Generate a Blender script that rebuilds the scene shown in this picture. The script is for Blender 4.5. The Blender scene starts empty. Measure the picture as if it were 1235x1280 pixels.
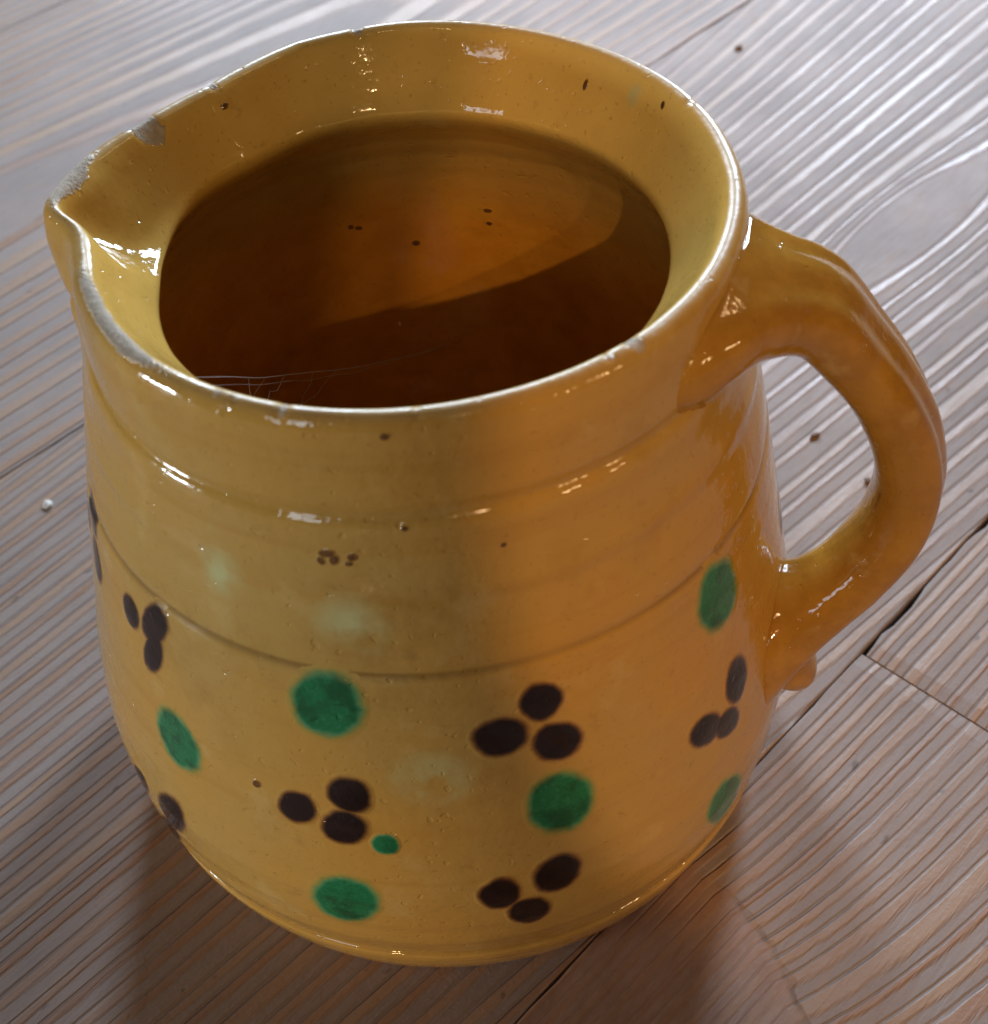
import bpy, bmesh, math, random
import numpy as np
from mathutils import Vector, Matrix, noise
C = bpy.context.scene.collection
sc = bpy.context.scene
R = math.radians

# ---------------------------------------------------------------- camera
cam_d = bpy.data.cameras.new("camera"); cam = bpy.data.objects.new("camera", cam_d); C.objects.link(cam)
rx = Vector((0.99797109, -0.04666347, -0.04331548)); uy = Vector((0.06366876, 0.73142303, 0.67894524)); fw = Vector((0, 0.68032556, -0.73291004))
m = Matrix((rx, uy, -fw)).transposed().to_4x4(); m.translation = Vector((0.01318157, -0.22298789, 0.31439064))
cam.matrix_world = m
cam_d.sensor_fit = 'HORIZONTAL'; cam_d.sensor_width = 36.0; cam_d.lens = 36.0 * 1751.18 / 1235.0
cam_d.clip_start = 0.01; cam_d.clip_end = 50
cam_d.dof.use_dof = True; cam_d.dof.focus_distance = 0.305; cam_d.dof.aperture_fstop = 22
sc.camera = cam

# ---------------------------------------------------------------- world and light
w = bpy.data.worlds.new("World"); sc.world = w; w.use_nodes = True
bg = w.node_tree.nodes["Background"]; bg.inputs[0].default_value = (0.75, 0.85, 1.0, 1); bg.inputs[1].default_value = 0.02
sc.view_settings.view_transform = 'Standard'; sc.view_settings.look = 'None'
sc.view_settings.exposure = 0.0; sc.view_settings.gamma = 1.0

def pos(az, el, d, tgt=(0, 0, 0.06)):
    a, e = R(az), R(el)
    return Vector(tgt) + Vector((math.cos(a) * math.cos(e), math.sin(a) * math.cos(e), math.sin(e))) * d

def area(name, loc, sx, sy, power, col, tgt=(0, 0, 0.06)):
    l = bpy.data.lights.new(name, 'AREA'); l.shape = 'RECTANGLE'; l.size = sx; l.size_y = sy; l.energy = power; l.color = col
    o = bpy.data.objects.new(name, l); C.objects.link(o); o.location = loc
    o.rotation_euler = (Vector(tgt) - Vector(loc)).to_track_quat('-Z', 'Y').to_euler()
    return o

COOL = (0.63, 0.80, 1.0); WARM = (1.0, 0.63, 0.30)
# two narrow windows behind the jug: sheen on the boards, shadow towards the viewer
area("window_light_behind", pos(65, 26, 1.15), 0.15, 0.40, 15.5, COOL)
area("window_light_behind", pos(96, 25, 1.15), 0.15, 0.40, 11.8, COOL)
# smaller window in front to the left, in panes
for i in range(2):
    for j in range(3):
        c = pos(-129 + i * 6.5, 14 + j * 7.0, 2.4)
        area("window_light_front", c, 0.21, 0.24, 1.1, (0.80, 0.92, 1.0))
# added cool fill, low on the left, to brighten that side of the jug
area("low_cool_fill", pos(-166, 3, 1.9), 0.4, 0.2, 22.5, (0.84, 0.93, 1.0))
# warm bulbs: shaded lamps in front, added low fills in front and to the right, small bare ones overhead
def bulb(name, loc, power, rad, col=WARM):
    l = bpy.data.lights.new(name, 'POINT'); l.energy = power; l.shadow_soft_size = rad; l.color = col
    o = bpy.data.objects.new(name, l); C.objects.link(o); o.location = loc
def shaded(name, az, el, d, tgt, radius, power, rad, blend, col=WARM):
    l = bpy.data.lights.new(name, 'SPOT'); l.energy = power; l.shadow_soft_size = rad; l.color = col
    loc = pos(az, el, d); v = Vector(tgt) - loc
    l.spot_size = 2 * math.atan(radius / v.length); l.spot_blend = blend
    o = bpy.data.objects.new(name, l); C.objects.link(o); o.location = loc; o.rotation_euler = v.to_track_quat('-Z', 'Y').to_euler()
for az, off, pw in ((-82, 0.2015, 30.0), (-73, 0.190, 13.0)):
    shaded("bulb_main", az, 35, 1.7, Vector((math.sin(R(-az)), math.cos(R(-az)), 0)) * off + Vector((0, 0, 0.09)), 0.20, pw, 0.008, 0.018)
shaded("low_front_fill", -108, 4, 1.6, (0.02, -0.05, -0.088), 0.175, 13.0, 0.03, 0.25)  # added warm fill, cone aimed low so the upper front stays dark
for az, el in ((-46, 12), (-32, 12)):
    bulb("low_warm_fill", pos(az, el, 1.5), 5.0, 0.05)  # added warm fill for the jug's right side and mouth
for az, el in ((-118, 66), (-80, 68), (2, 55), (8, 52), (12, 52), (20, 50)):
    bulb("bulb_top", pos(az, el, 1.6), 1.0, 0.018)

# ---------------------------------------------------------------- node helpers
class NT:
    def __init__(s, name):
        s.mat = bpy.data.materials.new(name); s.mat.use_nodes = True
        s.t = s.mat.node_tree; s.t.nodes.clear()
        s.out = s.n('ShaderNodeOutputMaterial')
    def n(s, typ, **kw):
        x = s.t.nodes.new(typ)
        for k, v in kw.items(): setattr(x, k, v)
        return x
    def put(s, sock, v):
        if v is None: return
        if isinstance(v, bpy.types.NodeSocket): s.t.links.new(v, sock)
        elif isinstance(v, (tuple, list)) and len(v) == 3 and sock.type == 'RGBA': sock.default_value = (*v, 1)
        else: sock.default_value = v
    def m(s, op, a, b=None, c=None, clamp=False):
        x = s.n('ShaderNodeMath', operation=op, use_clamp=clamp)
        for i, v in enumerate((a, b, c)): s.put(x.inputs[i], v)
        return x.outputs[0]
    def sstep(s, v, lo, hi, a=0.0, b=1.0):
        x = s.n('ShaderNodeMapRange', interpolation_type='SMOOTHSTEP')
        for i, q in enumerate((v, lo, hi, a, b)): s.put(x.inputs[i], q)
        return x.outputs[0]
    def mix(s, f, a, b, blend='MIX'):
        x = s.n('ShaderNodeMix', data_type='RGBA', blend_type=blend)
        s.put(x.inputs[0], f); s.put(x.inputs[6], a); s.put(x.inputs[7], b)
        return x.outputs[2]
    def noise(s, vec, scale, detail=3, rough=0.5, dim='3D', w=None):
        x = s.n('ShaderNodeTexNoise', noise_dimensions=dim)
        if vec is not None: s.put(x.inputs['Vector'], vec)
        if w is not None: s.put(x.inputs['W'], w)
        s.put(x.inputs['Scale'], scale); s.put(x.inputs['Detail'], detail); s.put(x.inputs['Roughness'], rough)
        return x.outputs[0]
    def xyz(s, a, b, c):
        x = s.n('ShaderNodeCombineXYZ')
        for i, v in enumerate((a, b, c)): s.put(x.inputs[i], v)
        return x.outputs[0]
    def sep(s, v):
        x = s.n('ShaderNodeSeparateXYZ'); s.put(x.inputs[0], v); return x.outputs
    def obj(s): return s.n('ShaderNodeTexCoord').outputs['Object']
    def attr(s, name): return s.n('ShaderNodeAttribute', attribute_name=name).outputs['Fac']
    def bsdf(s, **kw):
        b = s.n('ShaderNodeBsdfPrincipled')
        for k, v in kw.items(): s.put(b.inputs[k.replace('_', ' ')], v)
        s.t.links.new(b.outputs[0], s.out.inputs[0]); return b
    def bump(s, h, strength, dist, normal=None):
        x = s.n('ShaderNodeBump'); s.put(x.inputs['Strength'], strength); s.put(x.inputs['Distance'], dist); s.put(x.inputs['Height'], h)
        if normal is not None: s.put(x.inputs['Normal'], normal)
        return x.outputs[0]

# ---------------------------------------------------------------- materials
def wood(name, seed, vc, u0, d0, taper, pitch, knots=(), tone=1.0, fan=0.0):
    """weathered pine: thin smooth orange latewood lines, wide dull grey earlywood; local x runs along the board, y across"""
    N = NT(name); P = N.obj(); u, v, z = N.sep(P)
    su = N.m('ADD', u, seed * 3.17)
    w1 = N.noise(N.xyz(N.m('MULTIPLY', su, 2.6), N.m('MULTIPLY', v, 7.0), seed), 1.0, 2)
    w2 = N.noise(N.xyz(N.m('MULTIPLY', su, 20.0), N.m('MULTIPLY', v, 60.0), seed + 4), 1.0, 3)
    vw = N.m('ADD', v, N.m('MULTIPLY', N.m('SUBTRACT', w1, 0.5), 0.0048))
    vw = N.m('ADD', vw, N.m('MULTIPLY', N.m('SUBTRACT', w2, 0.5), 0.0007))
    inside = None
    for (uk, vk, a, sx, solid) in knots:                                    # grain flows round the knot
        du = N.m('DIVIDE', N.m('SUBTRACT', u, uk), sx); dv = N.m('SUBTRACT', v, vk)
        r2 = N.m('ADD', N.m('MULTIPLY', du, du), N.m('MULTIPLY', dv, dv))
        k = N.m('DIVIDE', a * a, N.m('ADD', r2, a * a * 0.15))
        vw = N.m('SUBTRACT', vw, N.m('MULTIPLY', dv, N.m('MULTIPLY', N.m('MINIMUM', k, 0.98), -0.30 if solid else 1.0)))
        if not solid: continue
        r = N.m('SQRT', r2)
        rn = N.m('ADD', r, N.m('MULTIPLY', N.m('SUBTRACT', N.noise(P, 42, 4, 0.55), 0.5), a * 0.34))
        ins = N.sstep(rn, a * 1.00, a * 0.96)
        inside = (ins, rn, a)
    dd = N.m('ADD', d0, N.m('MULTIPLY', N.m('SUBTRACT', u, u0), taper))
    dv = N.m('SUBTRACT', vw, vc)
    rho = N.m('SQRT', N.m('ADD', N.m('MULTIPLY', dv, dv), N.m('MULTIPLY', dd, dd)))
    if fan:                                                          # rings run wider towards one end of the board
        uc = N.m('MINIMUM', N.m('MAXIMUM', u, -0.3), 0.42)
        rho = N.m('ADD', 0.5, N.m('MULTIPLY', dv, N.m('SUBTRACT', 1.0, N.m('MULTIPLY', uc, fan))))
    s = N.m('MULTIPLY', rho, pitch)
    s = N.m('ADD', s, N.m('MULTIPLY', N.noise(None, 0.55, 1, dim='1D', w=N.m('ADD', s, seed * 7)), 0.7))
    tear = N.noise(N.xyz(N.m('MULTIPLY', su, 70.0), N.m('MULTIPLY', v, 260.0), 6.0), 1.0, 3, 0.7)
    s = N.m('ADD', s, N.m('MULTIPLY', N.m('SUBTRACT', tear, 0.5), 0.10))
    fl = N.m('FLOOR', s); t = N.m('SUBTRACT', s, fl)
    wn = N.n('ShaderNodeTexWhiteNoise', noise_dimensions='1D'); N.put(wn.inputs['W'], N.m('ADD', fl, seed)); rnd = wn.outputs[0]
    wid = N.m('ADD', 0.40, N.m('MULTIPLY', rnd, 0.18))                # latewood starts raggedly, ends sharply
    tear2 = N.noise(N.xyz(N.m('MULTIPLY', su, 26.0), N.m('MULTIPLY', v, 420.0), 4.0), 1.0, 4, 0.7)
    tt = N.m('ADD', t, N.m('MULTIPLY', N.m('SUBTRACT', tear2, 0.5), 0.42))
    late = N.m('MULTIPLY', N.sstep(tt, wid, N.m('ADD', wid, 0.20)), N.sstep(t, 0.985, 0.93))
    wear = N.noise(N.xyz(N.m('MULTIPLY', su, 9.0), N.m('MULTIPLY', v, 40.0), 2.0), 1.0, 3, 0.6)
    late = N.m('MULTIPLY', late, N.m('MULTIPLY', N.sstep(wear, 0.30, 0.60, 0.55, 1.0), N.m('ADD', 0.72, N.m('MULTIPLY', rnd, 0.28))))
    fib = N.noise(N.xyz(N.m('MULTIPLY', su, 40.0), N.m('MULTIPLY', v, 1300.0), 0.0), 1.0, 3, 0.6)
    fib2 = N.noise(N.xyz(N.m('MULTIPLY', su, 90.0), N.m('MULTIPLY', v, 700.0), 3.0), 1.0, 3, 0.6)
    blot = N.noise(P, 14, 4, 0.6); fine = N.noise(P, 420, 3, 0.6); pore = N.noise(P, 1100, 3, 0.7)
    early = N.mix(N.sstep(blot, 0.35, 0.65), (0.290 * tone, 0.200 * tone, 0.158 * tone), (0.238 * tone, 0.172 * tone, 0.142 * tone))
    early = N.mix(N.m('MULTIPLY', N.sstep(tear, 0.50, 0.72), 0.45), early, (0.320 * tone, 0.180 * tone, 0.105 * tone))
    latec = N.mix(rnd, (0.400 * tone, 0.205 * tone, 0.085 * tone), (0.310 * tone, 0.140 * tone, 0.066 * tone))
    col = N.mix(N.m('MULTIPLY', late, 0.85), early, latec)
    col = N.mix(N.m('MULTIPLY', N.sstep(fib, 0.35, 0.75), 0.22), col, (0.33, 0.27, 0.24))
    col = N.mix(N.m('MULTIPLY', N.sstep(fib2, 0.58, 0.80), 0.34), col, (0.105, 0.070, 0.052))
    col = N.mix(N.m('MULTIPLY', N.sstep(pore, 0.56, 0.74), 0.35), col, (0.13, 0.085, 0.06))
    edge = N.m('MULTIPLY', N.sstep(t, 0.90, 0.965), N.sstep(t, 1.0, 0.985))
    edge = N.m('MULTIPLY', edge, N.sstep(N.noise(N.xyz(N.m('MULTIPLY', su, 9.0), N.m('MULTIPLY', v, 110.0), 8.0), 1.0, 3), 0.42, 0.60))
    col = N.mix(N.m('MULTIPLY', edge, 0.62), col, (0.085, 0.036, 0.024))
    dirt = N.sstep(N.noise(N.xyz(N.m('MULTIPLY', su, 150), N.m('MULTIPLY', v, 280), 9.0), 1.0, 2), 0.69, 0.78)
    col = N.mix(N.m('MULTIPLY', dirt, 0.6), col, (0.075, 0.055, 0.042))
    ramp = N.m('MULTIPLY', N.sstep(t, 0.0, 0.12), N.sstep(t, 1.0, 0.90))
    h = N.m('ADD', N.m('MULTIPLY', late, 0.55), N.m('MULTIPLY', ramp, 0.35))
    h = N.m('ADD', h, N.m('MULTIPLY', fib, 0.09)); h = N.m('ADD', h, N.m('MULTIPLY', fib2, 0.12))
    h = N.m('ADD', h, N.m('MULTIPLY', fine, 0.12)); h = N.m('ADD', h, N.m('MULTIPLY', pore, 0.10))
    rough = N.m('SUBTRACT', 0.72, N.m('MULTIPLY', late, 0.30))
    rough = N.m('ADD', rough, N.m('MULTIPLY', N.m('SUBTRACT', blot, 0.5), 0.18))
    rough = N.m('ADD', rough, N.m('MULTIPLY', N.m('SUBTRACT', fib2, 0.5), 0.20)); rough = N.m('ADD', rough, N.m('MULTIPLY', N.m('SUBTRACT', pore, 0.5), 0.20))
    if inside:
        ins, rn, a = inside
        kn = N.noise(N.xyz(N.m('MULTIPLY', u, 60.0), N.m('MULTIPLY', v, 260.0), 1.0), 1.0, 4, 0.65)
        kc = N.mix(N.sstep(kn, 0.32, 0.68), (0.33, 0.185, 0.120), (0.24, 0.125, 0.080))
        kc = N.mix(N.m('MULTIPLY', N.sstep(fine, 0.45, 0.7), 0.4), kc, (0.34, 0.21, 0.15))
        col = N.mix(N.m('MULTIPLY', ins, 0.68), col, kc)
        ring = N.m('MULTIPLY', N.sstep(rn, a * 0.96, a * 0.99), N.sstep(rn, a * 1.015, a * 1.0))
        col = N.mix(N.m('MULTIPLY', N.m('MULTIPLY', ring, N.sstep(N.noise(P, 90, 3), 0.40, 0.62)), 0.42), col, (0.08, 0.045, 0.03))
        h = N.m('ADD', N.m('MULTIPLY', h, N.m('SUBTRACT', 1.0, N.m('MULTIPLY', ins, 0.6))), N.m('MULTIPLY', ins, N.m('ADD', 0.12, N.m('MULTIPLY', kn, 0.4))))
        h = N.m('SUBTRACT', h, N.m('MULTIPLY', ring, 0.12))
        rough = N.m('ADD', rough, N.m('MULTIPLY', ring, 0.25))
    N.bsdf(Base_Color=col, Roughness=rough, Specular_IOR_Level=0.60, Normal=N.bump(h, 1.0, 0.0008))
    return N.mat

def simple(name, col, rough=0.7, **kw):
    N = NT(name); P = N.obj()
    c = N.mix(N.noise(P, 900, 3), tuple(x * 0.7 for x in col), tuple(min(1, x * 1.25) for x in col))
    N.bsdf(Base_Color=c, Roughness=rough, Normal=N.bump(N.noise(P, 1500, 3), 0.5, 0.0003), **kw)
    return N.mat

def glaze(name, pigment=None):
    """honey lead glaze over pale slip; pigment = (core, rim, halo) colours of a dab of painted slip"""
    N = NT(name); P = N.obj(); x, y, z = N.sep(P)
    inner = N.attr('inner'); wear = N.attr('wear'); chip = N.attr('chip')
    big = N.noise(P, 16, 3, 0.55); mid = N.noise(P, 75, 4, 0.6); spk = N.noise(P, 900, 2, 0.6)
    band = N.noise(N.xyz(N.m('MULTIPLY', x, 6), N.m('MULTIPLY', y, 6), N.m('MULTIPLY', z, 230)), 1.0, 3, 0.6)
    outc = N.mix(N.sstep(big, 0.35, 0.66), (0.525, 0.268, 0.048), (0.465, 0.272, 0.066))
    outc = N.mix(N.attr('brown'), outc, N.mix(N.sstep(mid, 0.35, 0.65), (0.40, 0.185, 0.022), (0.30, 0.125, 0.012)))
    outc = N.mix(N.m('MULTIPLY', N.sstep(band, 0.50, 0.72), 0.3), outc, (0.42, 0.195, 0.030))
    outc = N.mix(N.m('MULTIPLY', N.sstep(mid, 0.56, 0.72), 0.35), outc, (0.58, 0.390, 0.140))
    inc = N.mix(N.sstep(mid, 0.3, 0.7), (0.68, 0.30, 0.032), (0.57, 0.23, 0.020))
    outc = N.mix(N.m('MULTIPLY', N.attr('pale'), N.sstep(big, 0.2, 0.6, 0.6, 1.0)), outc, N.mix(mid, (0.76, 0.48, 0.120), (0.68, 0.39, 0.080)))  # flange colour lightened to stand in for light that misses it
    col = N.mix(inner, outc, inc)
    col = N.mix(N.m('MULTIPLY', N.sstep(spk, 0.62, 0.76), 0.40), col, (0.23, 0.10, 0.015))
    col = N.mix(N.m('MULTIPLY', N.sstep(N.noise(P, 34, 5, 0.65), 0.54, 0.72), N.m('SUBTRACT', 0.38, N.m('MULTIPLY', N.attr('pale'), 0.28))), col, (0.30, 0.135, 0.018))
    col = N.mix(N.m('MULTIPLY', N.sstep(N.noise(P, 190, 3, 0.7), 0.60, 0.74), 0.22), col, (0.24, 0.12, 0.03))
    sm = N.attr('smear')
    col = N.mix(N.m('MULTIPLY', N.m('MULTIPLY', sm, N.sstep(mid, 0.36, 0.60)), 1.3, None, True), col, (0.50, 0.44, 0.19))
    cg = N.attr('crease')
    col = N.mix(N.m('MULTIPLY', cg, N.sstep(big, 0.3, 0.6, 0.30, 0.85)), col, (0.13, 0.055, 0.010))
    wm = N.sstep(N.m('ADD', N.m('ADD', wear, N.m('MULTIPLY', N.m('SUBTRACT', mid, 0.5), 1.0)), N.m('MULTIPLY', N.m('SUBTRACT', spk, 0.5), 0.7)), 0.42, 0.66)
    cm = N.sstep(N.m('ADD', chip, N.m('MULTIPLY', N.m('SUBTRACT', spk, 0.5), 0.25)), 0.38, 0.55)
    clay = N.mix(N.noise(P, 700, 4, 0.65), (0.60, 0.47, 0.33), (0.30, 0.225, 0.16))
    bare = N.m('MAXIMUM', wm, cm)
    if pigment:
        core, rim, halo = pigment; core2 = tuple(x * 0.45 for x in core)
        mk = N.attr('pigment')
        mk = N.m('ADD', mk, N.m('MULTIPLY', N.m('SUBTRACT', N.noise(P, 420, 3, 0.6), 0.5), 0.20))
        mk = N.m('ADD', mk, N.m('MULTIPLY', N.m('SUBTRACT', N.noise(P, 190, 2, 0.5), 0.5), 0.36))
        body = N.sstep(mk, 0.20, 0.66); hal = N.sstep(mk, 0.02, 0.50)
        col = N.mix(N.m('MULTIPLY', hal, 0.70), col, halo)
        pc = N.mix(N.sstep(mk, 0.42, 0.72), rim, core)
        pc = N.mix(N.m('MULTIPLY', N.sstep(N.noise(P, 1300, 2, 0.7), 0.48, 0.70), 0.55), pc, rim)
        pc = N.mix(N.m('MULTIPLY', N.sstep(N.noise(P, 150, 3, 0.6), 0.44, 0.66), 0.8), pc, core2)
        col = N.mix(body, col, pc)
    col = N.mix(N.m('MULTIPLY', N.attr('lip'), 0.30), col, (0.56, 0.38, 0.19))
    col = N.mix(bare, col, clay)
    h = N.m('ADD', N.m('MULTIPLY', mid, 0.8), N.m('MULTIPLY', band, 0.26))
    h = N.m('ADD', h, N.m('MULTIPLY', N.noise(P, 330, 2, 0.5), 0.22))
    h = N.m('ADD', h, N.m('MULTIPLY', N.sstep(N.noise(P, 520, 1, 0.4), 0.68, 0.78), -0.25))
    hb = N.m('ADD', h, N.m('MULTIPLY', N.m('MULTIPLY', N.noise(P, 1100, 4, 0.7), 1.2), bare))
    rough = N.m('ADD', 0.055, N.m('MULTIPLY', N.sstep(mid, 0.45, 0.75), 0.09))
    lip = N.m('MULTIPLY', N.sstep(N.attr('lip'), 0.0, 0.8), N.sstep(mid, 0.30, 0.55, 0.6, 1.0))
    rough = N.m('MAXIMUM', rough, N.m('MULTIPLY', lip, 0.40)); rough = N.m('MAXIMUM', rough, N.m('MULTIPLY', bare, 0.8))
    N.bsdf(Base_Color=col, Roughness=rough, IOR=1.55, Normal=N.bump(hb, 0.55, 0.0008))
    return N.mat

M_glaze = glaze("honey_glaze")
M_green = glaze("green_slip", ((0.010, 0.150, 0.050), (0.030, 0.235, 0.110), (0.20, 0.25, 0.045)))
M_dark = glaze("dark_slip", ((0.014, 0.006, 0.006), (0.035, 0.010, 0.008), (0.13, 0.030, 0.008)))
M_speck = glaze("speck_slip", ((0.15, 0.062, 0.020), (0.24, 0.105, 0.024), (0.33, 0.15, 0.025)))
M_crumb = simple("crumb_brown", (0.16, 0.075, 0.030))
M_lint = simple("lint_white", (0.62, 0.58, 0.52))
M_under = simple("dark_gap", (0.020, 0.014, 0.010), 0.95)
M_web = simple("web_silk", (0.50, 0.45, 0.42), 0.7)

# ---------------------------------------------------------------- mesh helpers
def mesh_obj(name, verts, faces, mat, parent=None, attrs=None, smooth=True):
    me = bpy.data.meshes.new(name); me.from_pydata([tuple(v) for v in verts], [], faces)
    if smooth: me.polygons.foreach_set('use_smooth', [True] * len(me.polygons))
    for k, a in (attrs or {}).items():
        at = me.attributes.new(k, 'FLOAT', 'POINT'); at.data.foreach_set('value', np.asarray(a, dtype=np.float32))
    me.materials.append(mat); me.update()
    o = bpy.data.objects.new(name, me); C.objects.link(o)
    if parent: o.parent = parent
    return o

def empty(name, loc=(0, 0, 0)):
    o = bpy.data.objects.new(name, None); C.objects.link(o); o.location = loc; o.empty_display_size = 0.02; return o

def tag(o, label=None, cat=None, group=None, kind=None):
    for k, v in (('label', label), ('category', cat), ('group', group), ('kind', kind)):
        if v: o[k] = v
    return o

def nz(x, y=0.0, zz=0.0): return noise.noise(Vector((x, y, zz)))

# ---------------------------------------------------------------- the boards
ANG = R(44.0); CU = Vector((math.cos(ANG), math.sin(ANG), 0)); CV = Vector((-math.sin(ANG), math.cos(ANG), 0))
floor = tag(empty("wooden_floor"), kind='structure'); floor.rotation_euler = (0, 0, ANG)

def plank(u0, u1, v0, v1, mat, seed, gap=0.00045, bites=()):
    """one board; its local frame has x along the grain; edges worn, with the odd splinter broken out"""
    TH = 0.022; n = max(8, int((u1 - u0) / 0.0045)); us = np.linspace(u0 + gap, u1 - gap, n)
    verts = []; K = None
    for i, uu in enumerate(us):
        row = []
        endf = min(1.0, min(i, n - 1 - i) / 1.0)
        for side in (0, 1):
            e = gap + 0.00035 * (nz(uu * 60, seed + side * 9) + 0.6 * nz(uu * 210, seed + side * 5))
            e = max(0.00006, e)
            dep = 0.0
            for (bu, bw, bd, bs) in bites:
                if bs == side:
                    q = max(0, 1 - abs(uu - bu) / bw); e += bd * min(1, q * 2.2) * (0.75 + 0.5 * nz(uu * 500, seed)); dep = max(dep, q)
            s = 1 if side == 0 else -1
            b = (v0 if side == 0 else v1) + s * e
            r = 0.0006 + 0.0003 * nz(uu * 90, seed + 3 + side)
            prof = [(b, -TH), (b, -r), (b + s * r * 0.3, -r * 0.3), (b + s * r, 0.0)]
            row.append(prof)
        pts = row[0] + row[1][::-1]
        zc = -0.0006 if endf == 0 else 0.0
        verts += [(uu, p, z + (zc if z > -TH else 0)) for p, z in pts]
        K = len(pts)
    faces = [(i * K + j, (i + 1) * K + j, (i + 1) * K + j + 1, i * K + j + 1) for i in range(n - 1) for j in range(K - 1)]
    faces += [tuple(range(K)), tuple(range((n - 1) * K, n * K))[::-1]]
    o = mesh_obj("plank", verts, faces, mat, floor, smooth=False)
    bm = bmesh.new(); bm.from_mesh(o.data); bmesh.ops.recalc_face_normals(bm, faces=bm.faces[:]); bm.to_mesh(o.data); bm.free()
    return o

W3 = wood("pine_board_jug", 3.0, 0.03, 0.10, 0.02, 0.05, 150, ((0.265, 0.024, 0.0125, 3.6, 0),), 0.93, 0.8)
W4 = wood("pine_board_knot", 5.0, -0.205, 0.0, 0.05, 0.05, 178, ((-0.043, -0.062, 0.080, 0.62, 1),), 0.92)
W5 = wood("pine_board_end", 8.0, -0.26, 0.0, 0.05, 0.03, 175, (), 0.98)
W2 = wood("pine_board_back", 11.0, 0.30, 0.0, 0.05, 0.04, 150, (), 0.95)
W1 = wood("pine_board_far", 14.0, 0.62, 0.0, 0.06, 0.03, 160, (), 0.92)
bit = ((0.0885, 0.006, 0.0011, 1), (0.104, 0.007, 0.0014, 1), (0.113, 0.004, 0.0008, 1), (0.150, 0.006, 0.0012, 1), (0.168, 0.005, 0.0009, 1))
plank(-1.3, 1.9, -0.0726, 0.170, W3, 1.0, gap=0.00018)
plank(-1.3, 0.0857, -0.315, -0.0726, W4, 2.0, gap=0.0001)
plank(0.0857, 1.9, -0.315, -0.0726, W5, 3.0, bites=bit)
plank(-1.3, 1.9, 0.170, 0.422, W2, 4.0)
plank(-1.3, 1.9, 0.422, 0.665, W1, 5.0)
plank(-1.3, 0.62, 0.665, 0.905, W2, 6.0); plank(0.62, 1.9, 0.665, 0.905, W5, 6.5)
plank(-1.3, 1.9, 0.905, 1.15, W1, 7.0); plank(-1.3, 1.9, 1.15, 1.40, W2, 8.0)
plank(-1.3, 0.5, -0.56, -0.315, W1, 9.0); plank(0.5, 1.9, -0.56, -0.315, W2, 9.5); plank(-1.3, 1.9, -0.80, -0.56, W5, 10.0)
plank(-1.3, 1.9, -1.05, -0.80, W2, 11.0)
sub = mesh_obj("subfloor", [(-1.35, -1.1, -0.0225), (1.95, -1.1, -0.0225), (1.95, 1.45, -0.0225), (-1.35, 1.45, -0.0225)], [(0, 1, 2, 3)], M_under, floor, smooth=False)

# ---------------------------------------------------------------- the jug
OUT = [(0, .0742), (.0008, .0760), (.0025, .0775), (.006, .0793), (.011, .0811), (.0150, .0821), (.0172, .0823), (.0183, .0813), (.0198, .0824), (.027, .0839), (.036, .0844), (.045, .0843),
       (.058, .0826), (.07, .0804), (.09, .0764), (.104, .0738), (.1075, .0731), (.1086, .0728), (.1094, .0722), (.1102, .0722), (.112, .0721), (.120, .0704), (.125, .0691), (.128, .0689), (.131, .0678), (.136, .0667),
       (.141, .0662), (.1428, .0656), (.1440, .0645), (.1452, .0645), (.1470, .0652), (.152, .0651), (.157, .0649), (.1605, .0644), (.1628, .0639), (.1641, .0632), (.1648, .0624), (.165, .0615)]
INN = [(.165, .0615), (.1648, .0607), (.1642, .0599), (.1630, .0590), (.160, .0573), (.156, .0547), (.1525, .0523), (.1505, .0509), (.1493, .0505), (.1480, .0507), (.1462, .0516), (.143, .0540), (.139, .0570), (.133, .0602), (.125, .0630),
       (.11, .0668), (.09, .0706), (.07, .0745), (.05, .0775), (.03, .0780), (.018, .0772), (.011, .0745), (.0075, .069), (.006, .060), (.006, .03)]
RC = [(-180, .0664), (-177.5, .0645), (-174.5, .0616), (-171, .0605), (-165, .0606), (-160, .0612), (-154, .0614), (-146, .0621), (-135, .0628), (-115, .0628), (90, .0627), (112, .0618), (125, .0592), (134, .0578), (141.5, .0585), (148, .0594), (155, .0612), (160, .0630), (165, .0646), (172, .0661), (177, .0667), (180, .0664)]
rcx = np.array([a for a, _ in RC]); rcy = np.array([r for _, r in RC])
fine_a = np.linspace(-180, 180, 1441); fine_r = np.interp(fine_a, rcx, rcy)
ker = np.exp(-0.5 * (np.arange(-12, 13) / 4.0) ** 2); ker /= ker.sum()
pad = np.concatenate([fine_r[-13:-1], fine_r, fine_r[1:13]]); fine_r = np.convolve(pad, ker, 'valid')
def crest_r(th):
    d = (math.degrees(th) + 180) % 360 - 180
    return float(np.interp(d, fine_a, fine_r))
oz = np.array([z for z, _ in OUT]); orr = np.array([r for _, r in OUT])
iz = np.array([z for z, _ in INN])[::-1]; ir = np.array([r for _, r in INN])[::-1]
CHIPS = [(R(152), 1.0, .0040, .0008), (R(134), .55, .0014, .0004), (R(99), .5, .0018, .0007), (R(-108), .5, .0015, .0005), (R(-52), .7, .0020, .0006), (R(-57), .5, .0011, .0005), (R(22), .4, .0014, .0005), (R(-88), .4, .0009, .0004)]
def dth(a, b): return (a - b + math.pi) % (2 * math.pi) - math.pi
def wob(th, z):                                                      # thrown by hand: not quite round, faint rings
    x, y = math.cos(th), math.sin(th)
    return 0.00045 * nz(x * 1.1, y * 1.1, z * 14) + 0.00010 * nz(x * .5 + 7, y * .5, z * 240) + 0.00010 * nz(x * 5, y * 5, z * 60)
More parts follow.
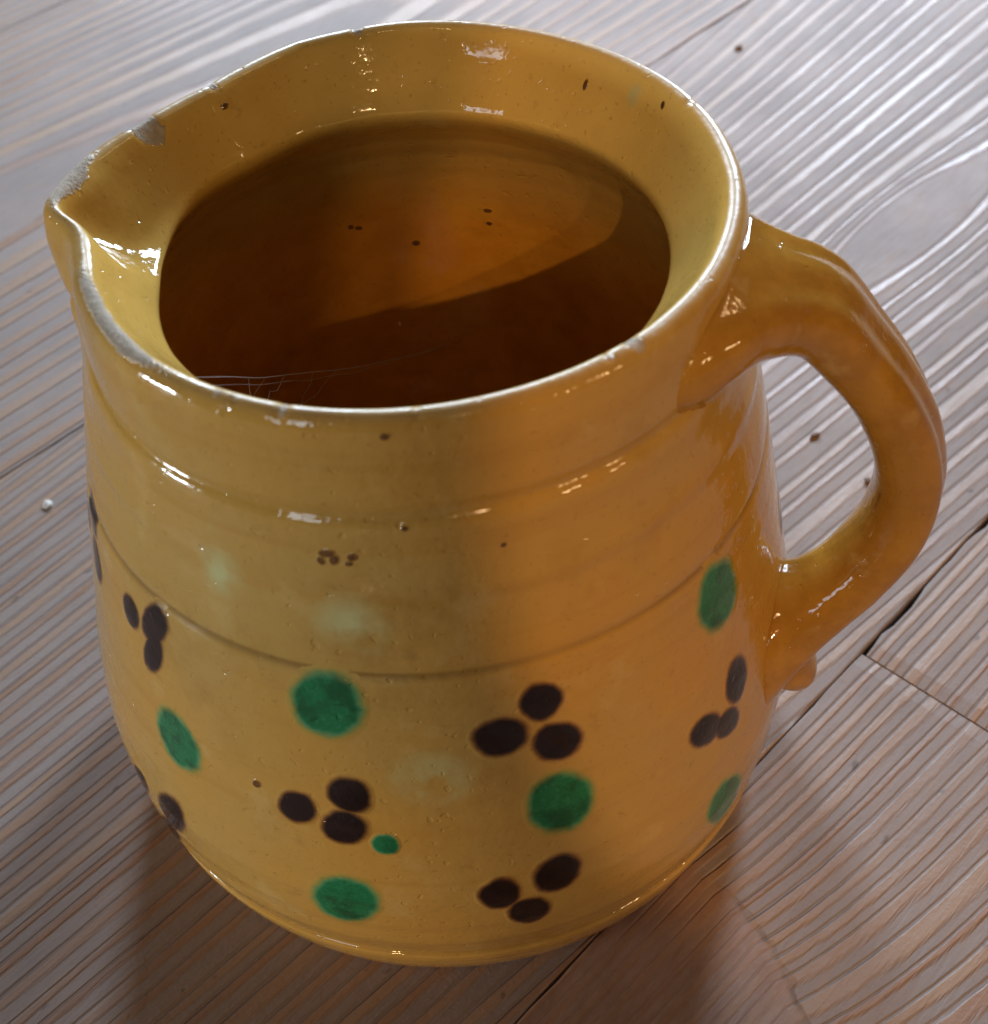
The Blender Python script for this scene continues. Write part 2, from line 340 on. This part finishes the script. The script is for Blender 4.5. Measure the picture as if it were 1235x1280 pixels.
def sm(a, b, x):
    t = min(1, max(0, (x - a) / (b - a))); return t * t * (3 - 2 * t)
def zoff(th, z):                                                     # rim not quite level; spout tip lifted a little
    d = abs(dth(th, math.pi)); k = sm(.12, .165, z)
    return k * (0.0006 * nz(math.cos(th) * 1.3, math.sin(th) * 1.3, 3.0) + 0.0008 * math.exp(-(d / .12) ** 2))
def r_out(th, z):
    w_ = sm(.118, .160, z)
    return float(np.interp(z, oz, orr)) + w_ * (crest_r(th) - .0627) + wob(th, z)
def r_in(th, z):
    if z >= .1493: f = (z - .1493) / (.165 - .1493)
    else: f = 0.0
    base = float(np.interp(z, iz, ir))
    pin = 0.0016 * math.exp(-(dth(th, R(131)) / .22) ** 2) + 0.0022 * math.exp(-(dth(th, R(182)) / .35) ** 2)
    k = sm(.13, .149, z) * (1 - f)
    r = base + f ** 0.8 * (crest_r(th) - .0627) - k * pin + (wob(th, z) if z > .02 else 0)
    d = dth(th, R(179))
    r += 0.0048 * math.exp(-(d / .115) ** 2) * math.sin(math.pi * min(1, f)) if f > 0 else 0   # the pouring channel
    return r
def S(th, z, inside=False):
    r = r_in(th, z) if inside else r_out(th, z)
    return Vector((r * math.cos(th), r * math.sin(th), z + zoff(th, z)))
def Nrm(th, z, inside=False):
    e = 3e-4; du = S(th + .004, z, inside) - S(th - .004, z, inside)
    zt, zb = (z + e, z - e)
    dv = S(th, zt, inside) - S(th, zb, inside)
    n = du.cross(dv).normalized()
    return -n if inside else n

def resample(tab, step, key):
    out = [tab[0]]
    for (z0, r0), (z1, r1) in zip(tab, tab[1:]):
        L = math.hypot(z1 - z0, r1 - r0); k = max(1, int(math.ceil(L / step)))
        for i in range(1, k + 1): out.append((z0 + (z1 - z0) * i / k, r0 + (r1 - r0) * i / k))
    return out

jug = tag(empty("jug"), "honey yellow glazed earthenware jug with green and dark brown dabs standing on grey boards", "jug")
NTH = 640
oprof = resample(OUT, .0011, 'o'); iprof = resample(INN, .0012, 'i')[1:]
rows = [('o', z) for z, _ in oprof] + [('i', z) for z, _ in iprof]
V = []; A_in = []; A_p = []; A_b = []; A_l = []; A_w = []; A_c = []; A_s = []; A_g = []
SMEAR = [(-1.758, .1208, .0085), (-2.125, .1262, .0062), (-1.5955, .0837, .0085), (0.613, .1608, .0026)]
rin_tab = {}
for kind, z in rows:
    for j in range(NTH):
        th = -math.pi + 2 * math.pi * j / NTH
        if kind == 'i' and z <= .0061:
            pass
        p = S(th, z, kind == 'i')
        # wear along the crest and round the pouring tip
        f = 0.0; dcre = abs(z - .165)
        dtip = abs(dth(th, R(172)))
        tip = math.exp(-(dtip / .13) ** 2)
        fl = math.exp(-(abs(dth(th, R(-143))) / .36) ** 2)
        wid = .0005 + .0022 * tip + .0007 * fl
        if kind == 'o': f = max(0, 1 - dcre / (wid * 1.4 + (.0030 * tip)))
        elif z > .158: f = max(0, 1 - dcre / (wid * 1.2))
        f *= 0.16 + 0.84 * max(tip, fl) + 0.30 * nz(math.cos(th) * 6, math.sin(th) * 6, 1.0)
        c = 0.0
        if z > .155:
            for (ct, st, rad, dep) in CHIPS:
                dx = dth(th, ct) * .063; off = 0.0006 if kind == 'i' else 0.0
                d = math.hypot(dx, (dcre - (.0012 if kind == 'i' and st == 1.0 else 0)) * 1.1)
                d *= 1 + .35 * nz(p.x * 900, p.y * 900, p.z * 900)
                if d < rad:
                    q = 1 - d / rad; c = max(c, min(1, q * 2.2) * st)
                    rad_dir = Vector((p.x, p.y, 0)).normalized()
                    p = p + (Vector((0, 0, -1)) * .7 + rad_dir * (.5 if kind == 'i' else -.5)) * dep * .6 * min(1, q * 1.6)
        s_ = 0.0
        for (ct, cz, rad) in SMEAR:
            d = math.hypot(dth(th, ct) * .07, z - cz) / rad
            if d < 1 and (kind == 'o') == (cz != .1608): s_ = max(s_, 1 - d)
        g = 0.0
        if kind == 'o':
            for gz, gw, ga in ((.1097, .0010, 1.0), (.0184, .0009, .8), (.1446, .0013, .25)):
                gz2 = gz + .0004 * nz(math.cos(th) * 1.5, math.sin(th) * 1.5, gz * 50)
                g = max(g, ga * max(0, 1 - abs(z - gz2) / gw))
        V.append(p); A_w.append(f); A_c.append(c); A_s.append(s_); A_g.append(g)
        ch = math.exp(-(dth(th, R(168)) / .26) ** 2) * sm(.150, .153, z) * (1 - sm(.1605, .164, z)) if kind == 'i' else 0.0
        A_l.append(max(0.0, 1 - dcre / .0011));
        A_b.append(ch); A_p.append(sm(.146, .151, z) * (1 - .6 * ch) if kind == 'i' else .0)  # pale mask: brightness painted onto the inner flange
        A_in.append(0.0 if kind == 'o' else 1 - sm(.104, .134, z))
F = []
nr = len(rows)
for i in range(nr - 1):
    for j in range(NTH):
        k = (j + 1) % NTH; F.append((i * NTH + j, i * NTH + k, (i + 1) * NTH + k, (i + 1) * NTH + j))
V.append(Vector((0, 0, .006))); ci = len(V) - 1; F += [((nr - 1) * NTH + j, (nr - 1) * NTH + (j + 1) % NTH, ci) for j in range(NTH)]
V.append(Vector((0, 0, .0006))); cb = len(V) - 1; F += [((j + 1) % NTH, j, cb) for j in range(NTH)]
for A in (A_w, A_c, A_s, A_g): A += [0, 0]
A_in += [1, 0]; A_p += [0, 0]; A_b += [0, 0]; A_l += [0, 0]
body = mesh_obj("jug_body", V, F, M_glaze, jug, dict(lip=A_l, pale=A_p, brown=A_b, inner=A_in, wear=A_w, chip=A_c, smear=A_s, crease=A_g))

# handle: a pulled strap with two finger grooves down its back
HZ = R(-12.0); HD = Vector((math.cos(HZ), math.sin(HZ), 0)); HN = Vector((-math.sin(HZ), math.cos(HZ), 0))
# (distance from the axis, height, half thickness, half width, offset towards the viewer's side)
HP = [(.0530, .1480, .0070, .0190, -.0140), (.0590, .1505, .0082, .0190, -.0126), (.0645, .1510, .0088, .0178, -.0096), (.0710, .1490, .0083, .0150, -.0050), (.0790, .1442, .0075, .0128, -.0010), (.0871, .1344, .0071, .0113, 0), (.0945, .1245, .0071, .0106, 0), (.1002, .1127, .0073, .0101, 0), (.1030, .0990, .0074, .0098, -.0004),
      (.1010, .0872, .0074, .0097, -.003), (.0954, .0774, .0074, .0098, -.006), (.0894, .0708, .0075, .0102, -.009), (.0845, .0655, .0077, .0108, -.011), (.0798, .0595, .0080, .0116, -.0125), (.0755, .0530, .0082, .0120, -.013), (.0720, .0470, .0082, .0120, -.013)]
def catmull(P, n):
    out = []; P = [tuple(2 * a - b for a, b in zip(P[0], P[1]))] + list(P) + [tuple(2 * a - b for a, b in zip(P[-1], P[-2]))]
    for i in range(1, len(P) - 2):
        for k in range(n):
            t = k / n
            out.append(tuple(0.5 * ((2 * b) + (c - a) * t + (2 * a - 5 * b + 4 * c - d) * t * t + (-a + 3 * b - 3 * c + d) * t ** 3) for a, b, c, d in zip(P[i - 1], P[i], P[i + 1], P[i + 2])))
    out.append(P[-2]); return out
def sweep(name, path, n, parent, mat, ridges=True, cap=False):
    pts = catmull(path, n); NS = 56; V = []; F = []; W = []
    for i, (s, z, a, b, off) in enumerate(pts):
        s0, z0 = pts[max(0, i - 1)][:2]; s1, z1 = pts[min(len(pts) - 1, i + 1)][:2]
        t = Vector((s1 - s0, z1 - z0)).normalized(); nrm = Vector((-t.y, t.x)) * -1     # outward normal in the plane
        nrm = Vector((-t.y, t.x)); nrm = nrm if cap is None else nrm
        ctr = HD * s + HN * off + Vector((0, 0, z)); out = HD * nrm.x + Vector((0, 0, nrm.y))
        for k in range(NS):
            ph = 2 * math.pi * k / NS; cx, cy = math.cos(ph), math.sin(ph); e = 2 / 2.5
            x = math.copysign(abs(cx) ** e, cx); y = math.copysign(abs(cy) ** e, cy)
            aa = a
            if ridges and cx > 0:
                fade = sm(0, .25, i / len(pts)) * (1 - sm(.75, 1, i / len(pts)))
                aa *= 1 - fade * (.15 * math.exp(-((y - .42) / .20) ** 2) + .13 * math.exp(-((y + .38) / .22) ** 2))
            p = ctr + out * (x * aa) + HN * (y * b)
            p += out * (.00022 * nz(p.x * 90, p.y * 90, p.z * 90)) + HN * (.00035 * nz(p.x * 50 + 3, p.y * 50, p.z * 50))
            V.append(p)
    m_ = len(pts)
    for i in range(m_ - 1):
        for k in range(NS):
            q = (k + 1) % NS; F.append((i * NS + k, (i + 1) * NS + k, (i + 1) * NS + q, i * NS + q))
    F.append(tuple(range(NS))); F.append(tuple(range((m_ - 1) * NS, m_ * NS))[::-1])
    o = mesh_obj(name, V, F, mat, parent, dict(brown=[.9] * len(V)))
    bm = bmesh.new(); bm.from_mesh(o.data); bmesh.ops.recalc_face_normals(bm, faces=bm.faces[:]); bm.to_mesh(o.data); bm.free()
    return o
handle = sweep("handle", HP, 12, jug, M_glaze)
# where the strap meets the wall, ease its skin outwards into a soft fillet
me = handle.data; hp = catmull(HP, 12)
for v in me.vertices:
    s_, z_, _, _, o_ = hp[v.index // 56]; ctr = HD * s_ + HN * o_ + Vector((0, 0, z_))
    p = v.co; zc = max(.002, min(.1640, p.z)); th = math.atan2(p.y, p.x)
    if p.z > .135:                                                   # nothing of the strap may show inside the mouth
        mid_w = .35 * r_in(th, zc) + .65 * r_out(th, zc); rr = math.hypot(p.x, p.y)
        if rr < mid_w: p.x *= mid_w / rr; p.y *= mid_w / rr
        if rr < r_out(th, zc) - .0004: p.z = min(p.z, .1615)
    d = math.hypot(p.x, p.y) - r_out(th, zc)
    if -.001 < d < .010 and p.z < .1655:
        n = Nrm(th, zc); q = (1 - max(0, d) / .010) ** 2.4; dv = p - ctr; dv -= n * dv.dot(n)
        if dv.length > 1e-5:
            dv.normalize()
            if dv.z > .3 and p.z > .14: dv *= max(0, min(1, (.1640 - p.z) / .006))
            v.co = p + dv * ((.0032 if p.z > .10 else .0030) * q)
nub = sweep("handle_nub", [(.0780, .0600, .0060, .0092, -.0130), (.0816, .0548, .0060, .0090, -.0132), (.0842, .0510, .0054, .0080, -.0134), (.0862, .0482, .0046, .0064, -.0136), (.0874, .0466, .0034, .0047, -.0137), (.0880, .0459, .0010, .0015, -.0137)], 6, handle, M_glaze, ridges=False)

# dabs of slip: thin lenses of coloured clay lying on the wall, under the same glaze
def dab(name, th0, z0, a, b, ang, mat, inside=False, hgt=.00022, seed=0.0, label=None, core=0.0):
    NR, NS = 10, 40; V = []; F = []; A = []
    e = 4e-4; s1 = S(th0, z0 + e, inside); s0 = S(th0, z0 - e, inside); cosf = 2 * e / max(1e-9, (s1 - s0).length)
    r0 = math.hypot(*S(th0, z0, inside).xy)
    ca, sa = math.cos(ang), math.sin(ang)
    for i in range(NR + 1):
        q = i / NR
        for k in range(NS if i else 1):
            ph = 2 * math.pi * k / NS
            irr = 1 + .07 * nz(math.cos(ph) * 1.2 + seed, math.sin(ph) * 1.2, seed * .7) + .03 * nz(math.cos(ph) * 3 + seed, math.sin(ph) * 3, 5)
            x = a * q * irr * math.cos(ph) * 1.24; y = b * q * irr * math.sin(ph) * 1.24
            X = x * ca - y * sa; Y = x * sa + y * ca
            th = th0 + X / r0; z = z0 + Y * cosf
            if not inside: z = min(.1645, max(.0005, z))
            n = Nrm(th, z, inside); lift = .00004 + hgt * (1 - q ** 2.2) if q < .97 else -.00003
            V.append(S(th, z, inside) + n * lift); A.append(1 - q)
    F = [(0, 1 + (k + 1) % NS, 1 + k) if inside else (0, 1 + k, 1 + (k + 1) % NS) for k in range(NS)]
    for i in range(1, NR):
        for k in range(NS):
            q = (k + 1) % NS; a0, b0 = 1 + (i - 1) * NS, 1 + i * NS
            f = (a0 + k, b0 + k, b0 + q, a0 + q); F.append(f[::-1] if inside else f)
    n_ = len(V); inn = 1 - sm(.104, .134, z0) if inside else 0.0
    o = mesh_obj(name, V, F, mat, jug, dict(pigment=[min(1, x * 1.9) for x in A], inner=[inn] * n_))
    if label: o['label'] = label
    return o
DARK = [(-2.5128, .0992, .0041, .0030, 1.38), (-2.3950, .1024, .0064, .0032, 1.10), (-2.4100, .0938, .0060, .0027, 1.2), (-2.565, .0420, .0050, .0032, 1.1), (-2.4033, .0441, .0080, .0043, 1.152), (-2.465, .0315, .0066, .0034, 1.0),
        (-1.9494, .0717, .0045, .0038, 1.04), (-1.8064, .0784, .0049, .0041, 1.6), (-1.8288, .0690, .0050, .0042, .935), (-1.3045, .0994, .0046, .0038, 1.853), (-1.4167, .0930, .0049, .0046, 2.97), (-1.2749, .0880, .0051, .0043, 2.26),
        (-1.3099, .0500, .0059, .0047, 1.515), (-1.4590, .0473, .0052, .0041, 1.533), (-1.3874, .0383, .0053, .0042, 1.75), (-.6883, .0725, .0059, .0039, 1.588), (-.8346, .0681, .0052, .0038, 2.407), (-.7480, .0637, .0046, .0034, 2.308),
        (-2.80, .108, .0056, .0038, 1.4), (-2.93, .100, .0052, .0040, 1.1), (-2.78, .096, .0050, .0040, 1.7), (-.16, .0815, .0052, .0040, 1.5), (-.03, .088, .0050, .0040, 1.4), (-.02, .078, .0050, .0038, 1.8),
        (2.2, .095, .0052, .0041, 1.2), (2.34, .102, .0050, .0040, 1.6), (2.30, .091, .0050, .0040, 1.0), (1.2, .095, .0052, .0041, 1.2), (1.34, .100, .0050, .0040, 1.6), (1.31, .090, .0050, .0040, 1.0), (.55, .05, .0052, .0041, 1.2), (.68, .056, .0050, .0040, 1.6), (.67, .046, .0050, .0040, 1.0)]
GREEN = [(-1.8423, .1018, .0084, .0070, 1.22), (-2.3314, .0735, .0080, .0068, 1.59), (-1.8522, .0440, .0094, .0070, 1.18), (-1.2813, .0713, .0088, .0069, 1.72), (-.7238, .0993, .0088, .0066, 1.776), (-.7596, .0367, .0096, .0062, 1.948),
         (-2.95, .06, .009, .007, 1.5), (-.15, .056, .009, .007, 1.5), (1.8, .07, .009, .007, 1.5), (.9, .075, .009, .007, 1.6), (2.6, .075, .009, .007, 1.6)]
for i, d in enumerate(DARK): dab("dark_dab", d[0], d[1], d[2] * 1.08, d[3] * 1.08, d[4], M_dark, seed=i * 1.7 + .3)
for i, d in enumerate(GREEN): dab("green_dab", *d, M_green, seed=i * 2.3 + 40, hgt=.00016)
dab("green_dab", -1.72675, .0655, .0031, .0028, 1.29, M_green, seed=91, label="tiny dark green dab beside three dark dabs")
SPECK = [(-2.0631, .0744, .0012, .0009, 1), (-1.8075, .1365, .0015, .0009, .2), (-1.790, .1352, .0012, .0008, 1.2), (-1.825, .1347, .0009, .0007, 2.0), (-1.7411, .1361, .0010, .0008, .7), (-1.752, .1346, .0007, .0005, .2), (-1.60, .1423, .0006, .0005, 0), (-1.3524, .1359, .0006, .0005, 0),
         (-1.6224, .162, .0008, .0006, 0)]
for i, d in enumerate(SPECK): dab("glaze_speck", *d, M_speck, seed=i * 3.1, hgt=.00012)
for i, d in enumerate([(1.8376, .1112, .0009, .0007, 1), (1.8081, .1103, .0010, .0007, .5), (1.602, .1023, .0011, .0010, 0), (1.3191, .1138, .0011, .0008, 0), (1.32, .1093, .0008, .0007, 0), (.8323, .1589, .0011, .0005, 1.57), (.4718, .1622, .0008, .0005, 1.2), (2.3366, .1612, .0009, .0006, 0)]):
    dab("glaze_speck", *d, M_speck, inside=True, seed=i * 2.7 + 5, hgt=.00012)

# ---------------------------------------------------------------- cobweb inside the jug
def tube(V, F, pts, r):
    base = len(V); n = 4
    for i, p in enumerate(pts):
        t = (pts[min(i + 1, len(pts) - 1)] - pts[max(i - 1, 0)]).normalized(); a = t.orthogonal().normalized(); b = t.cross(a)
        for k in range(n): V.append(p + (a * math.cos(k * 1.5708) + b * math.sin(k * 1.5708)) * r)
    for i in range(len(pts) - 1):
        for k in range(n):
            q = (k + 1) % n; F.append((base + i * n + k, base + i * n + q, base + (i + 1) * n + q, base + (i + 1) * n + k))
V = []; F = []; rnd = random.Random(4)
A0 = S(R(-146), .1465, True); B0 = S(R(84), .064, True); 
def strand(a, b, sag, r, seed, n=40, j=.0007):
    pts = []
    for i in range(n + 1):
        t = i / n; p = a.lerp(b, t); p.z -= sag * 4 * t * (1 - t)
        k = math.sin(math.pi * t)
        p += Vector((nz(t * 7, seed), nz(t * 7, seed + 3), nz(t * 7, seed + 6))) * j * 3 * k
        pts.append(p)
    tube(V, F, pts, r); return pts
main = strand(A0, B0, .004, .00011, 1.0)
strand(A0 + Vector((.001, -.001, -.001)), B0 + Vector((.003, 0, .004)), .006, .00005, 5.0)
C0 = S(R(-120), .140, True); D0 = S(R(-132), .138, True)
for i, (k, tgt) in enumerate(((7, C0), (11, D0), (14, C0), (18, D0), (9, S(R(-140), .13, True)))):
    strand(main[k], tgt, .003, .00004, 9.0 + i * 2, 24, .0009)
web = mesh_obj("cobweb", V, F, M_web)
tag(web, "thin pale cobweb threads strung across the dark inside of the jug", "cobweb")

# ---------------------------------------------------------------- crumbs on the boards
def crumb(name, x, y, sx, sy, sz, rot, mat, label, cat, seed, group=None):
    bm = bmesh.new(); bmesh.ops.create_icosphere(bm, subdivisions=3, radius=1)
    for v in bm.verts:
        p = v.co.copy(); k = 1 + .38 * nz(p.x * 1.3 + seed, p.y * 1.3, p.z * 1.3) + .16 * nz(p.x * 4, p.y * 4 + seed, p.z * 4)
        v.co = Vector((p.x * sx * k, p.y * sy * k, (p.z * k + .75) * sz))
    me = bpy.data.meshes.new(name); bm.to_mesh(me); bm.free(); me.materials.append(mat)
    me.polygons.foreach_set('use_smooth', [True] * len(me.polygons))
    o = bpy.data.objects.new(name, me); C.objects.link(o); o.location = (x, y, 0); o.rotation_euler = (0, 0, rot)
    return tag(o, label, cat, group)
G = "brown crumbs on the boards"
crumb("crumb", .132, .3333, .0017, .0013, .0011, .4, M_crumb, "small brown crumb on the boards behind the jug near the far seam", "crumb", 1.0, G)
crumb("crumb", .1163, .0925, .0018, .0009, .0008, .6, M_crumb, "small brown crumb seen through the middle of the handle opening", "crumb", 2.0, G)
crumb("crumb", .1285, .0712, .0010, .0015, .0008, .2, M_crumb, "small orange brown crumb seen against the inner edge of the handle", "crumb", 3.0, G)
crumb("lint", -.1262, .0837, .0014, .0018, .0008, .2, M_lint, "tiny white fleck of lint on the boards left of the jug", "lint", 4.0)
